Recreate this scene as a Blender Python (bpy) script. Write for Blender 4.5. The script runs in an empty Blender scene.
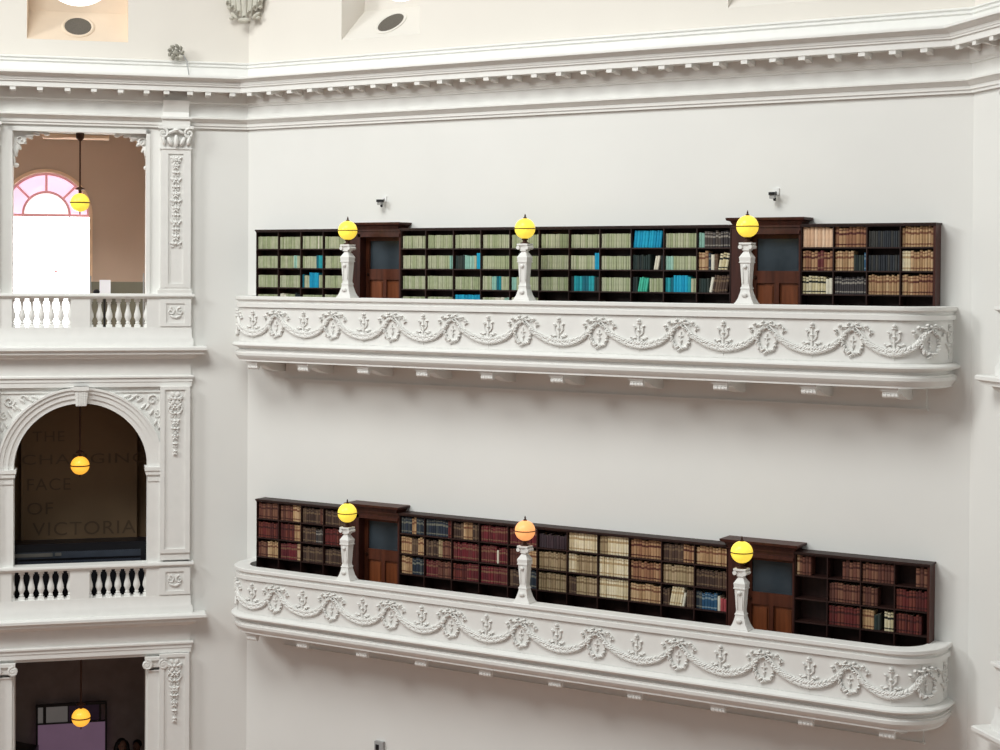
import bpy, math, random
from mathutils import Matrix, Vector
S2 = math.sqrt(.5); PI = math.pi
C = bpy.context.scene.collection
# ------------------------------------------------------------------ camera
W = 14.4                                    # width of one side of the octagonal hall
CX, CY, YAW, ROLL, PIT, FPX, HOR = 21.348, -25.609, -0.54338, 0.0060764, 0.01493, 1650.2, 272.93
cd = bpy.data.cameras.new('camera'); cam = bpy.data.objects.new('camera', cd); C.objects.link(cam)
R_ = Vector((math.cos(YAW), -math.sin(YAW), 0)); F_ = Vector((math.sin(YAW), math.cos(YAW), 0)); Z_ = Vector((0, 0, 1))
fw = F_*math.cos(PIT) - Z_*math.sin(PIT); up = Z_*math.cos(PIT) + F_*math.sin(PIT)
c_, s_ = math.cos(ROLL), math.sin(ROLL)
rr = R_*c_ + up*s_; uu = up*c_ - R_*s_
M = Matrix((rr, uu, -fw)).transposed().to_4x4(); M.translation = Vector((CX, CY, 0))
cam.matrix_world = M
cd.sensor_width = 36; cd.lens = FPX*36/1000
cd.shift_y = -(375 - (HOR + FPX*math.tan(PIT)))/1000
cd.clip_end = 300
bpy.context.scene.camera = cam
# ------------------------------------------------------------------ world, light, exposure
sc = bpy.context.scene
sc.view_settings.view_transform = 'Standard'; sc.view_settings.look = 'None'
sc.view_settings.exposure = -0.04; sc.view_settings.gamma = 1; sc.view_settings.use_curve_mapping = False
w = bpy.data.worlds.new('world'); sc.world = w; w.use_nodes = True
nt = w.node_tree; nt.nodes.clear()
wo = nt.nodes.new('ShaderNodeOutputWorld'); bg = nt.nodes.new('ShaderNodeBackground')
tc = nt.nodes.new('ShaderNodeTexCoord'); sx = nt.nodes.new('ShaderNodeSeparateXYZ'); rp = nt.nodes.new('ShaderNodeValToRGB')
mr = nt.nodes.new('ShaderNodeMapRange'); mr.inputs[1].default_value = -1; mr.inputs[2].default_value = 1
nt.links.new(tc.outputs['Generated'], sx.inputs[0]); nt.links.new(sx.outputs['Z'], mr.inputs[0]); nt.links.new(mr.outputs[0], rp.inputs[0])
rp.color_ramp.elements[0].position = 0.30; rp.color_ramp.elements[0].color = (.36, .27, .20, 1)
rp.color_ramp.elements[1].position = 0.72; rp.color_ramp.elements[1].color = (.84, .90, .92, 1)
nt.links.new(rp.outputs[0], bg.inputs[0]); bg.inputs[1].default_value = 0.40
nt.links.new(bg.outputs[0], wo.inputs[0])
def area(name, loc, target, size, power, col):
    l = bpy.data.lights.new(name, 'AREA'); l.shape = 'DISK'; l.size = size; l.energy = power; l.color = col
    o = bpy.data.objects.new(name, l); C.objects.link(o); o.location = loc
    o.rotation_euler = (Vector(target) - Vector(loc)).to_track_quat('-Z', 'Y').to_euler()
    return o
area('dome_skylight', (6.2, -17, 15), (8, -13, 0), 11, 4000, (.985, 1, .97))
area('side_skylight', (-7, -20, 9), (13, -1, -5), 6, 2150, (.985, 1, .97))
# ------------------------------------------------------------------ materials
MATS = {}
def mat(name, col, rough=.6, var=.05, scale=8, spec=.3, metal=0, emit=0, bump=0, wood=False):
    if name in MATS: return MATS[name]
    m = bpy.data.materials.new(name); m.use_nodes = True; n = m.node_tree; b = n.nodes['Principled BSDF']
    b.inputs['Roughness'].default_value = rough; b.inputs['Metallic'].default_value = metal
    b.inputs['Specular IOR Level'].default_value = spec
    t = n.nodes.new('ShaderNodeTexCoord'); no = n.nodes.new('ShaderNodeTexNoise'); no.inputs['Scale'].default_value = scale
    no.inputs['Detail'].default_value = 4
    mp = n.nodes.new('ShaderNodeMapping'); n.links.new(t.outputs['Object'], mp.inputs[0]); n.links.new(mp.outputs[0], no.inputs[0])
    if wood: mp.inputs['Scale'].default_value = (6, 6, .7)
    r = n.nodes.new('ShaderNodeValToRGB'); r.color_ramp.elements[0].position = .3; r.color_ramp.elements[1].position = .7
    r.color_ramp.elements[0].color = (*[max(0, c*(1-var)) for c in col], 1); r.color_ramp.elements[1].color = (*[min(1, c*(1+var)) for c in col], 1)
    n.links.new(no.outputs['Fac'], r.inputs[0]); n.links.new(r.outputs[0], b.inputs['Base Color'])
    if bump:
        bp = n.nodes.new('ShaderNodeBump'); bp.inputs['Strength'].default_value = bump; n.links.new(no.outputs['Fac'], bp.inputs['Height']); n.links.new(bp.outputs[0], b.inputs['Normal'])
    if emit:
        n.links.new(r.outputs[0], b.inputs['Emission Color']); b.inputs['Emission Strength'].default_value = emit
    MATS[name] = m; return m
def lin(r, g, b):
    f = lambda v: (v/255/12.92) if v/255 <= .04045 else ((v/255+.055)/1.055)**2.4
    return (f(r), f(g), f(b))
PLASTER = mat('white_plaster', (.80, .80, .775), .7, .018, .6)
ORN = mat('white_ornament_plaster', (.80, .795, .77), .6, .02, 5)
CREAM = mat('cream_plaster', (.76, .72, .66), .75, .02, .5)
NICHE = mat('niche_plaster', (.78, .64, .50), .75, .04, 2)
WOOD = mat('dark_wood', lin(64, 32, 25), .45, .35, 2, wood=True)
WOODD = mat('darker_wood', lin(44, 24, 20), .5, .3, 2, wood=True)
WOODP = mat('panel_wood', lin(118, 64, 36), .4, .3, 2, wood=True)
WOODM = mat('mid_wood', lin(88, 46, 30), .42, .3, 2, wood=True)
GLASSD = mat('dark_glass', lin(52, 62, 70), .25, .15, 2, spec=.5)
METAL = mat('dark_bronze', lin(70, 45, 35), .45, .1, 10, metal=.6)
YEL = mat('yellow_lamp_glass', (.98, .72, .08), .3, .03, 3, emit=.75)
ORA = mat('orange_lamp_glass', (1.0, .42, .15), .3, .02, 3, emit=.75)
TAN = mat('gallery_brown_wall', (.58, .46, .37), .8, .04, .7)
DARKW = mat('exhibition_brown_wall', (.27, .18, .105), .8, .08, 1)
LETTER = mat('wall_lettering', (.17, .115, .07), .7, .05, 5)
BLACKW = mat('dark_gallery_wall', (.32, .26, .24), .8, .12, 3)
CASEB = mat('black_case', lin(12, 14, 20), .3, .1, 3)
CASEG = mat('blue_grey_case_panel', lin(48, 54, 64), .3, .1, 6)
PURP = mat('lit_purple_screen', lin(114, 90, 110), .6, .05, 2, emit=.55)
GREYP = mat('pale_grey_panel', lin(140, 135, 132), .6, .05, 2, emit=.25)
SKYG = mat('bright_window_glass', (1, 1, 1), .3, 0, 2, emit=8)
PINKG = mat('pink_fanlight_glass', (.90, .70, .88), .3, .10, 2.5, emit=.85)
PINKF = mat('pink_window_bars', lin(216, 160, 165), .5, .03, 4, emit=.30)
SAND = mat('sandy_window_reveal', (.88, .66, .48), .7, .04, 3)
VENT = mat('grey_vent_mesh', lin(98, 92, 84), .7, .2, 60)
WHITE = mat('white_paint', (.82, .82, .8), .5, .02, 4)
CAMD = mat('black_plastic', lin(25, 25, 28), .4, .1, 5)
CAMG = mat('grey_plastic', lin(165, 165, 165), .5, .05, 5)
FLOOR = mat('hall_carpet', (.30, .16, .11), .9, .2, 3)
# ------------------------------------------------------------------ mesh builder
class MB:
    def __init__(s): s.v = []; s.f = []; s.m = []; s.sm = []
    def add(s, vs, fs, mi=0, smooth=False):
        o = len(s.v); s.v += [tuple(p) for p in vs]; s.f += [tuple(i+o for i in f) for f in fs]
        s.m += [mi]*len(fs); s.sm += [smooth]*len(fs)
    def box(s, x0, x1, y0, y1, z0, z1, mi=0, T=None):
        vs = [(x, y, z) for z in (z0, z1) for y in (y0, y1) for x in (x0, x1)]
        if T: vs = [T(p) for p in vs]
        s.add(vs, [(0, 2, 3, 1), (4, 5, 7, 6), (0, 1, 5, 4), (2, 6, 7, 3), (0, 4, 6, 2), (1, 3, 7, 5)], mi)
    def frust(s, cx, cy, z0, z1, a0, b0, a1, b1, mi=0):          # rectangular frustum, half sizes
        vs = [(cx+sx*a, cy+sy*b, z) for z, a, b in ((z0, a0, b0), (z1, a1, b1)) for sy in (-1, 1) for sx in (-1, 1)]
        s.add(vs, [(0, 2, 3, 1), (4, 5, 7, 6), (0, 1, 5, 4), (2, 6, 7, 3), (0, 4, 6, 2), (1, 3, 7, 5)], mi)
    def lathe(s, prof, cx=0, cy=0, seg=16, mi=0, smooth=True):
        n = len(prof); vs = []; fs = []
        for r, z in prof:
            for k in range(seg):
                a = 2*PI*k/seg; vs.append((cx+r*math.cos(a), cy+r*math.sin(a), z))
        for i in range(n-1):
            for k in range(seg):
                k2 = (k+1) % seg; fs.append((i*seg+k, i*seg+k2, (i+1)*seg+k2, (i+1)*seg+k))
        s.add(vs, fs, mi, smooth)
        s.add([(cx+prof[0][0]*math.cos(2*PI*k/seg), cy+prof[0][0]*math.sin(2*PI*k/seg), prof[0][1]) for k in range(seg)], [tuple(reversed(range(seg)))], mi)
        s.add([(cx+prof[-1][0]*math.cos(2*PI*k/seg), cy+prof[-1][0]*math.sin(2*PI*k/seg), prof[-1][1]) for k in range(seg)], [tuple(range(seg))], mi)
    def blob(s, c, r, ang=0, mi=0, seg=8, rings=5):                # ellipsoid, turned by ang in the xz plane
        vs = []; fs = []; ca, sa = math.cos(ang), math.sin(ang)
        def put(x, y, z): vs.append((c[0]+x*ca-z*sa, c[1]+y, c[2]+x*sa+z*ca))
        for i in range(1, rings):
            t = PI*i/rings
            for k in range(seg):
                a = 2*PI*k/seg; put(r[0]*math.cos(t), r[1]*math.sin(t)*math.cos(a), r[2]*math.sin(t)*math.sin(a))
        for i in range(rings-2):
            for k in range(seg):
                k2 = (k+1) % seg; fs.append((i*seg+k, (i+1)*seg+k, (i+1)*seg+k2, i*seg+k2))
        put(r[0], 0, 0); put(-r[0], 0, 0); a0 = len(vs)-2; b0 = len(vs)-1; l = (rings-2)*seg
        for k in range(seg):
            k2 = (k+1) % seg; fs.append((a0, k, k2)); fs.append((b0, l+k2, l+k))
        s.add(vs, fs, mi, True)
    def tube(s, pts, rad, seg=6, mi=0):
        n = len(pts); rs = rad if hasattr(rad, '__len__') else [rad]*n; vs = []; fs = []
        P = [Vector(p) for p in pts]
        for i in range(n):
            t = (P[min(i+1, n-1)]-P[max(i-1, 0)]).normalized()
            a = Vector((0, 1, 0)) if abs(t.y) < .9 else Vector((1, 0, 0))
            u = t.cross(a).normalized(); v = t.cross(u)
            for k in range(seg):
                an = 2*PI*k/seg; vs.append(P[i]+(u*math.cos(an)+v*math.sin(an))*rs[i])
        for i in range(n-1):
            for k in range(seg):
                k2 = (k+1) % seg; fs.append((i*seg+k, i*seg+k2, (i+1)*seg+k2, (i+1)*seg+k))
        fs.append(tuple(reversed(range(seg)))); fs.append(tuple((n-1)*seg+k for k in range(seg)))
        s.add(vs, fs, mi, True)
    def prism_x(s, prof, x0, x1, mi=0):                            # polygon in (y,z) swept along x
        n = len(prof); vs = [(x0, y, z) for y, z in prof]+[(x1, y, z) for y, z in prof]
        fs = [(i, (i+1) % n, n+(i+1) % n, n+i) for i in range(n)]+[tuple(reversed(range(n))), tuple(range(n, 2*n))]
        s.add(vs, fs, mi)
    def prism_y(s, prof, y0, y1, mi=0):                            # polygon in (x,z) swept along y
        n = len(prof); vs = [(x, y0, z) for x, z in prof]+[(x, y1, z) for x, z in prof]
        fs = [(i, (i+1) % n, n+(i+1) % n, n+i) for i in range(n)]+[tuple(reversed(range(n))), tuple(range(n, 2*n))]
        s.add(vs, fs, mi)
    def sweep(s, path, prof, mi=0, closed=True):                   # profile (off, z) along a plan polyline, off to its outer side
        n = len(path); m = len(prof); vs = []; fs = []
        for i, p in enumerate(path):
            ts = []
            if i > 0: ts.append((Vector(p)-Vector(path[i-1])).normalized())
            if i < n-1: ts.append((Vector(path[i+1])-Vector(p)).normalized())
            ns = [Vector((t.y, -t.x)) for t in ts]
            nn = sum(ns, Vector((0, 0))).normalized(); nn /= max(.3, nn.dot(ns[0]))
            vs += [(p[0]+nn.x*o, p[1]+nn.y*o, z) for o, z in prof]
        for i in range(n-1):
            for j in range(m if closed else m-1):
                j2 = (j+1) % m; fs.append((i*m+j, i*m+j2, (i+1)*m+j2, (i+1)*m+j))
        fs += [tuple(range(m)), tuple(reversed(range((n-1)*m, n*m)))]
        s.add(vs, fs, mi, True)
    def build(s, name, mats, parent=None, T=None, fix=True, loc=None, rz=0, ang=38):
        me = bpy.data.meshes.new(name); vs = [T(p) for p in s.v] if T else s.v
        me.from_pydata(vs, [], s.f)
        for mm in (mats if isinstance(mats, (list, tuple)) else [mats]): me.materials.append(mm)
        me.polygons.foreach_set('material_index', s.m); me.polygons.foreach_set('use_smooth', s.sm)
        if fix:
            import bmesh
            b = bmesh.new(); b.from_mesh(me); bmesh.ops.recalc_face_normals(b, faces=b.faces); b.to_mesh(me); b.free()
        me.update()
        if any(s.sm): me.set_sharp_from_angle(angle=math.radians(ang))
        o = bpy.data.objects.new(name, me); C.objects.link(o)
        if parent: o.parent = parent
        if loc: o.location = loc
        if rz: o.rotation_euler.z = rz
        return o
def tag(o, label=None, cat=None, group=None, kind=None):
    if label: o['label'] = label
    if cat: o['category'] = cat
    if group: o['group'] = group
    if kind: o['kind'] = kind
    return o
FR = {'A': ((0, 0), PI/4), 'B': ((0, 0), 0), 'C': ((W, 0), -PI/4)}  # wall frames: x to the right, -y into the hall
def empty(name, fr, x, d, z, label=None, cat=None, group=None, kind=None):
    o = bpy.data.objects.new(name, None); C.objects.link(o); o.empty_display_size = .2
    (ox, oy), a = FR[fr]; ca, sa = math.cos(a), math.sin(a)
    o.location = (ox+x*ca+d*sa, oy+x*sa-d*ca, z); o.rotation_euler.z = a
    return tag(o, label, cat, group, kind)
def frame_obj(mb, name, mats, fr, kind='structure', label=None, cat=None, **k):
    o = mb.build(name, mats, **k); (ox, oy), a = FR[fr]; o.location = (ox, oy, 0); o.rotation_euler.z = a
    return tag(o, label, cat, None, kind)
def plate(name, outer, holes, y0, y1, m):                           # flat plate in xz with holes, thickness y0..y1
    cu = bpy.data.curves.new(name, 'CURVE'); cu.dimensions = '2D'; cu.fill_mode = 'BOTH'; cu.extrude = abs(y1-y0)/2
    for pts in [outer]+holes:
        sp = cu.splines.new('POLY'); sp.points.add(len(pts)-1)
        for q, (x, z) in zip(sp.points, pts): q.co = (x, z, 0, 1)
        sp.use_cyclic_u = True
    t = bpy.data.objects.new('t', cu); C.objects.link(t); bpy.context.view_layer.update()
    me = bpy.data.meshes.new_from_object(t.evaluated_get(bpy.context.evaluated_depsgraph_get()))
    bpy.data.objects.remove(t); bpy.data.curves.remove(cu)
    ym = (y0+y1)/2
    me.transform(Matrix(((1, 0, 0, 0), (0, 0, -1, ym), (0, 1, 0, 0), (0, 0, 0, 1))))
    me.name = name; me.materials.clear(); me.materials.append(m)
    o = bpy.data.objects.new(name, me); C.objects.link(o); return o
def place(o, fr):
    (ox, oy), a = FR[fr]; o.location = (ox, oy, 0); o.rotation_euler.z = a; return o
rect = lambda x0, x1, z0, z1: [(x0, z0), (x1, z0), (x1, z1), (x0, z1)]
def arc(cx, cz, r, a0, a1, n): return [(cx+r*math.cos(a0+(a1-a0)*i/n), cz+r*math.sin(a0+(a1-a0)*i/n)) for i in range(n+1)]
# ================================================================== THE SHELL
ZB, ZT, ZE = -13.0, 8.0, 4.10
XC, RI = -3.225, 1.265                         # arcade bay centre on wall A, radius of the middle arch
ZS = -3.86                                   # springing of the arch
TOPH = rect(-4.52, -2.0, -1.45, 2.69)
MIDH = [(XC-RI, -6.6), (XC+RI, -6.6)]+arc(XC, ZS, RI, 0, PI, 40)
LOWH = rect(-4.47, -1.98, -11.75, -7.62)
fl = MB(); fl.box(-22, 36, -44, 8, ZB-.4, ZB); tag(fl.build('floor', FLOOR), kind='structure')
wl = plate('wall_left', rect(-14.4, 0, ZB, ZE), [TOPH, MIDH, LOWH], 0, .5, PLASTER); tag(place(wl, 'A'), kind='structure')
NA = rect(-4.26, -2.35, 4.47, 7.0)
wlu = plate('wall_left_upper', rect(-14.4, 0, ZE, ZT), [NA], 0, .8, CREAM); tag(place(wlu, 'A'), kind='structure')
wb = MB(); wb.box(0, W, 0, .5, ZB, ZE); frame_obj(wb, 'wall_back', PLASTER, 'B')
NB = [rect(2.28, 4.10, 4.45, 7.0), rect(10.29, 12.1, 4.45, 7.0)]
wbu = plate('wall_back_upper', rect(0, W, ZE, ZT), NB, 0, .8, CREAM); tag(place(wbu, 'B'), kind='structure')
wr = plate('wall_right', rect(0, 14.4, ZB, ZE), [[(-x, z) for x, z in h] for h in (TOPH, MIDH, LOWH)], 0, .5, PLASTER); tag(place(wr, 'C'), kind='structure')
wru = MB(); wru.box(0, 14.4, 0, .8, ZE, ZT); frame_obj(wru, 'wall_right_upper', CREAM, 'C')
# niches with a sloping sill, a round window and a vent
def niche(n, fr, x0, x1, zf, mm, full=True):
    zb = zf+.66; D = .75; zt = 7.0
    r = empty('window_%d' % n, fr, (x0+x1)/2, 0, zf, kind='structure'); hw = (x1-x0)/2
    sm = MB(); sm.prism_x([(0, 0), (D, .66), (D, -.1), (0.02, -.1)], -hw, hw); sm.build('sloping_sill', mm, r)
    jm = MB(); jm.box(-hw, -hw+.006, .0, D, 0, zt-zf); jm.box(hw-.006, hw, .0, D, 0, zt-zf); jm.box(-hw, hw, .01, D, zt-zf, zt-zf+.05); jm.build('reveal', mm, r)
    R = .74; cz = 1.52
    hole = arc(0, cz, R, 0, 2*PI, 40)[:-1]
    b = plate('recess_back', rect(-hw-.05, hw+.05, .2, zt-zf+.1), [hole], D, D+.1, mm); b.parent = r
    g = MB(); g.prism_y(arc(0, cz, R, 0, 2*PI, 40)[:-1], D+.12, D+.15); g.build('round_window_pane', mat('round_window_glass', (1, 1, 1), .3, 0, 2, emit=1.0), r)
    # vent lying on the sill slope
    L = math.hypot(D, .66); ux, uz = D/L, .66/L
    def T(p): return (p[0]*.86, .36+p[1]*ux-p[2]*uz, .36*.66/D+p[1]*uz+p[2]*ux)
    rim = MB(); rim.lathe([(.36, -.02), (.37, .012), (.33, .025), (.30, .012), (.30, -.02)], seg=32); rim.build('vent_rim', mm, r, T=T)
    vd = MB(); vd.lathe([(.305, -.01), (.305, .010), (.0, .012)], seg=32); vd.build('vent_grille', VENT, r, T=T)
niche(1, 'A', -4.26, -2.35, 4.47, NICHE); niche(2, 'B', 2.28, 4.10, 4.45, CREAM); niche(3, 'B', 10.29, 12.1, 4.45, CREAM)
# entablature round the hall
path = [(-14.4*S2, -14.4*S2), (0, 0), (W, 0), (W+14.4*S2, -14.4*S2)]
ent = empty('trim_1', 'B', 0, 0, 2.79, kind='structure')
def prt(name, prof, m=ORN): 
    b = MB(); b.sweep(path, [(o, z-2.79) for o, z in prof]); return b.build(name, m, ent, ang=12)
prt('architrave', [(-.03, 2.82), (.06, 2.82), (.06, 2.865), (.085, 2.87), (.085, 2.93), (.10, 2.935), (.16, 2.99), (.19, 3.0), (.19, 3.03), (.05, 3.05), (-.03, 3.05)])
prt('frieze', [(-.03, 3.05), (.05, 3.05), (.05, 3.27), (.08, 3.275), (.08, 3.30), (.11, 3.33), (.11, 3.54), (-.03, 3.54)])
prt('crown_cornice', [(-.03, 3.52), (.46, 3.52), (.46, 3.50), (.50, 3.50), (.50, 3.60), (.53, 3.605), (.53, 3.635), (.545, 3.64), (.545, 3.69), (.62, 3.74), (.68, 3.75), (.68, 3.79), (.05, 3.86), (-.03, 3.86)])
prt('blocking_band', [(-.03, 3.86), (.045, 3.86), (.045, 4.03), (.08, 4.045), (.08, 4.065), (.055, 4.07), (.055, 4.10), (.09, 4.11), (.09, 4.13), (0.0, 4.15), (-.03, 4.15)])
mo = MB(); mo.prism_x([(.02, -.0), (-.32, -.0), (-.32, -.065), (-.27, -.065), (-.20, -.045), (-.10, -.075), (.02, -.10)], -.045, .045)
mo.box(-.055, .055, -.375, -.31, -.085, -.0)
mesh_mo = None
def modillion(fr, x):
    global mesh_mo
    (ox, oy), a = FR[fr]; ca, sa = math.cos(a), math.sin(a); d = .11
    if mesh_mo is None: o = mo.build('modillion', ORN, ent); mesh_mo = o
    else: o = mesh_mo.copy(); C.objects.link(o); o.parent = ent
    o.location = (ox+x*ca+d*sa, oy+x*sa-d*ca, 3.52-2.79); o.rotation_euler.z = a
for k in range(28): modillion('B', .41+k*.4943)
for x in (-.36, -.83, -1.18, -1.63, -2.01, -2.50, -3.0, -3.49, -4.0, -4.5, -5.0, -5.5): modillion('A', x)
for k in range(6): modillion('C', .35+k*.485)
# acanthus corbel high in the left corner
co = empty('corner_corbel', 'B', 0.03, .10, 4.93, 'grey-white acanthus leaf corbel hanging high in the corner above the cornice', 'corbel')
lf = MB(); rnd = random.Random(3)
for k in range(7):
    x = (k-3)*.09; zt = .95; zb = .05+abs(k-3)*.09
    lf.tube([(x*1.5, -.02, zt), (x*1.35, -.09-.03*(3-abs(k-3)), zt*.55), (x*1.1, -.13, zb+.12), (x*1.1, -.17, zb), (x*1.15, -.21, zb+.06)], [.07, .06, .055, .045, .025], 7)
for s in (-1, 1):
    for j in range(5):
        z = .12+j*.19; w_ = .20+j*.035
        lf.blob((s*w_, -.10, z), (.10, .06, .04), s*.7); lf.blob((s*(w_+.05), -.13, z-.05), (.045, .05, .035), s*.2)
lf.blob((0, -.17, .03), (.12, .06, .05)); co.rotation_euler.z = PI/8; co.scale = (1.1, 1.1, 1.1)
lf.build('acanthus_leaf', mat('aged_plaster', (.55, .53, .46), .7, .08, 9), co)
# ================================================================== ORNAMENT PIECES (relief, y negative = towards the hall)
def scroll(mb, x, z, r, s=1, turns=1.25, rad=.016, a0=0, y=-.02):
    n = 16; pts = []
    for i in range(n):
        t = i/(n-1); a = a0+s*turns*2*PI*t; q = r*(1-.8*t)
        pts.append((x+q*math.cos(a), y-.012*t, z+q*math.sin(a)))
    mb.tube(pts, [rad*(1-.35*i/n) for i in range(n)], 5)
def arabesque(mb, x, z1, z0, w, seed=0, drop=False):               # symmetrical hanging leafwork between z1 (top) and z0
    rn = random.Random(seed); H = z1-z0
    mb.tube([(x, -.015, z1), (x, -.02, z0)], .011, 5)
    n = max(4, int(H/.13))
    for i in range(n):
        t = i/(n-1); z = z1-.04-t*(H-.08)
        ww = w*(1-.75*t if drop else (.75+.25*math.cos(i*2.1)))
        for s in (-1, 1):
            mb.blob((x+s*ww*.30, -.025, z), (ww*.24, .028, .022), s*(.6+.3*(i % 2)))
            if i % 2 == 0 and ww > .1: scroll(mb, x+s*ww*.30, z-.05, ww*.15, s, 1.1, .011, PI/2)
            else: mb.blob((x+s*ww*.16, -.03, z-.05), (.04, .026, .018), -s*.8)
        mb.blob((x, -.03, z), (.03, .032, .028))
def rosette(mb, x, z, r, y=-.02):
    for k in range(6):
        a = k*PI/3; mb.blob((x+r*.6*math.cos(a), y, z+r*.6*math.sin(a)), (r*.42, .028, r*.24), a)
    mb.blob((x, y-.02, z), (r*.25, .03, r*.25))
# ================================================================== ARCADE BAY (walls A and C)
def cornice_piece(root, z, sgn, xl, xr, name='gallery_cornice'):
    # floor-line entablature: cornice, frieze and architrave, returning to the wall at its free end
    def pth(o): 
        p = [(xl, -o), (xr, -o), (xr, .02)]
        return p if sgn > 0 else [(-xr, .02), (-xr, -o), (-xl, -o)]
    b = MB(); b.sweep(pth(.06), [(-.05, 0), (.28, 0), (.30, -.02), (.30, -.07), (.26, -.09), (.24, -.10), (.24, -.15), (.12, -.17), (.09, -.22), (.03, -.25), (-.05, -.25)]); b.build('cornice', ORN, root, ang=15)
    b = MB(); b.sweep(pth(.06), [(-.05, -.25), (.0, -.25), (.0, -.57), (.03, -.575), (.06, -.59), (.06, -.62), (.03, -.625), (.03, -.70), (.015, -.705), (.015, -.80), (-.05, -.80)]); b.build('frieze_and_architrave', ORN, root, ang=15)
def pilaster(root, xc, z0, z1, sgn, kind, hw=.29):
    b = MB(); x = sgn*xc
    bh = .14 if kind == 'top' else 0
    b.box(x-hw, x+hw, -.13, 0, z0, z1)
    if bh: b.box(x-hw-.05, x+hw+.03, -.17, 0, z0, z0+.10); b.box(x-hw-.02, x+hw+.015, -.15, 0, z0+.10, z0+.14)
    # sunk panel: raised borders
    pz0, pz1 = z0+.22, z1-(.55 if kind == 'top' else .06); pw = .145 if kind == 'top' else .2
    for (a, c, e, f) in ((x-hw, x-pw, pz0, pz1), (x+pw, x+hw, pz0, pz1), (x-hw, x+hw, z0+.14, pz0), (x-hw, x+hw, pz1, z1)):
        b.box(a, c, -.16, -.13, e, f)
    b.build('pilaster_shaft', ORN, root)
    a = MB()
    if kind == 'top':
        arabesque(a, x, pz1-.05, pz0+.75, .24, 5); rosette(a, x, pz1-.13, .10)
        T = lambda p: (p[0], p[1]-.13, p[2])
    else:
        rosette(a, x, pz1-.17, .15); scroll(a, x-.08, pz1-.38, .08, 1); scroll(a, x+.08, pz1-.38, .08, -1, a0=PI)
        arabesque(a, x, pz1-.12, pz1-1.25, .30, 8, True); rosette(a, x, pz1-.66, .075); rosette(a, x, pz1-.88, .05)
        T = lambda p: (p[0], p[1]-.13, p[2])
    a.build('carved_drop', ORN, root, T=T)
    if kind == 'top':
        c = MB(); zc = z1-.43
        c.box(x-hw-.02, x+hw+.02, -.18, 0, zc-.03, zc)
        c.box(x-hw-.05, x+hw+.05, -.22, 0, z1-.06, z1)
        for s in (-1, 1):
            scroll(c, x+s*(hw-.04), z1-.15, .10, s, 1.3, .028, PI/2, -.22); c.blob((x+s*.12, -.2, zc+.12), (.10, .06, .05), s*1.1); c.blob((x+s*.24, -.2, zc+.14), (.10, .06, .04), s*1.3)
            c.blob((x+s*.08, -.23, z1-.12), (.09, .05, .035), -s*.5)
        c.blob((x, -.22, zc+.13), (.13, .07, .05), PI/2); c.blob((x, -.24, z1-.09), (.06, .06, .05))
        c.build('capital', ORN, root)
BAL = [(.055, 0), (.055, .05), (.035, .06), (.045, .09), (.032, .115), (.045, .15), (.066, .20), (.062, .26), (.04, .34), (.028, .42), (.03, .455), (.042, .47), (.03, .485), (.045, .50), (.05, .51), (.05, .55)]
def balustrade(root, zt, sgn, xr, full):
    # zt = handrail top
    b = MB()
    xl = -6.1
    def pth(o): 
        p = [(xl, -o), (xr, -o), (xr, .02)]
        return p if sgn > 0 else [(-xr, .02), (-xr, -o), (-xl, -o)]
    b.sweep(pth(.14), [(-.30, -.0), (.05, 0), (.06, -.02), (.06, -.05), (.02, -.07), (.0, -.10), (-.30, -.10)]); b.build('handrail', ORN, root, T=lambda p: (p[0], p[1], p[2]+zt))
    b = MB(); b.sweep(pth(.14), [(-.30, -.66), (.0, -.66), (.01, -.85), (.04, -.90), (.04, -1.03), (-.30, -1.03)]); b.build('plinth', ORN, root, T=lambda p: (p[0], p[1], p[2]+zt))
    spans = [(-4.52, -3.43), (-3.06, -1.98)]
    for (x0, x1), xc in (((-6.1, -4.52), -5.05), ((-3.43, -3.06), None), ((-1.98, xr), -1.43)):
        d = MB(); a, c = sorted((sgn*x0, sgn*x1)); d.box(a, c, -.135, .14, zt-.66, zt-.09)
        if xc is None: d.build('pedestal', ORN, root); continue
        x = sgn*xc
        for (a, c, e, f) in ((x-.30, x-.18, -.64, -.11), (x+.18, x+.30, -.64, -.11), (x-.18, x+.18, -.19, -.11), (x-.18, x+.18, -.64, -.57)):
            d.box(a, c, -.16, -.12, zt+e, zt+f)
        d.build('pedestal', ORN, root)
    s = MB(); x = sgn*-1.43
    for q in (-1, 1): scroll(s, x+q*.09, zt-.34, .08, q, 1.1, .02, PI/2 if q > 0 else PI/2, -.15); s.blob((x+q*.05, -.15, zt-.45), (.07, .03, .025), q*.4)
    s.build('carved_scroll', ORN, root)
    if full:
        first = None
        for (x0, x1) in spans:
            n = 6; st = (x1-x0)/n
            for k in range(n+1):
                x = x0+k*st
                if k in (0, n): x += (.0 if k == 0 else -.0)
                if first is None:
                    m = MB(); m.lathe(BAL, seg=14); m.box(-.06, .06, -.06, .06, 0, .05); m.box(-.055, .055, -.055, .055, .50, .57); first = m.build('baluster', ORN, root); o = first
                else: o = first.copy(); C.objects.link(o); o.parent = root
                o.location = (sgn*x, 0, zt-.66)
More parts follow.
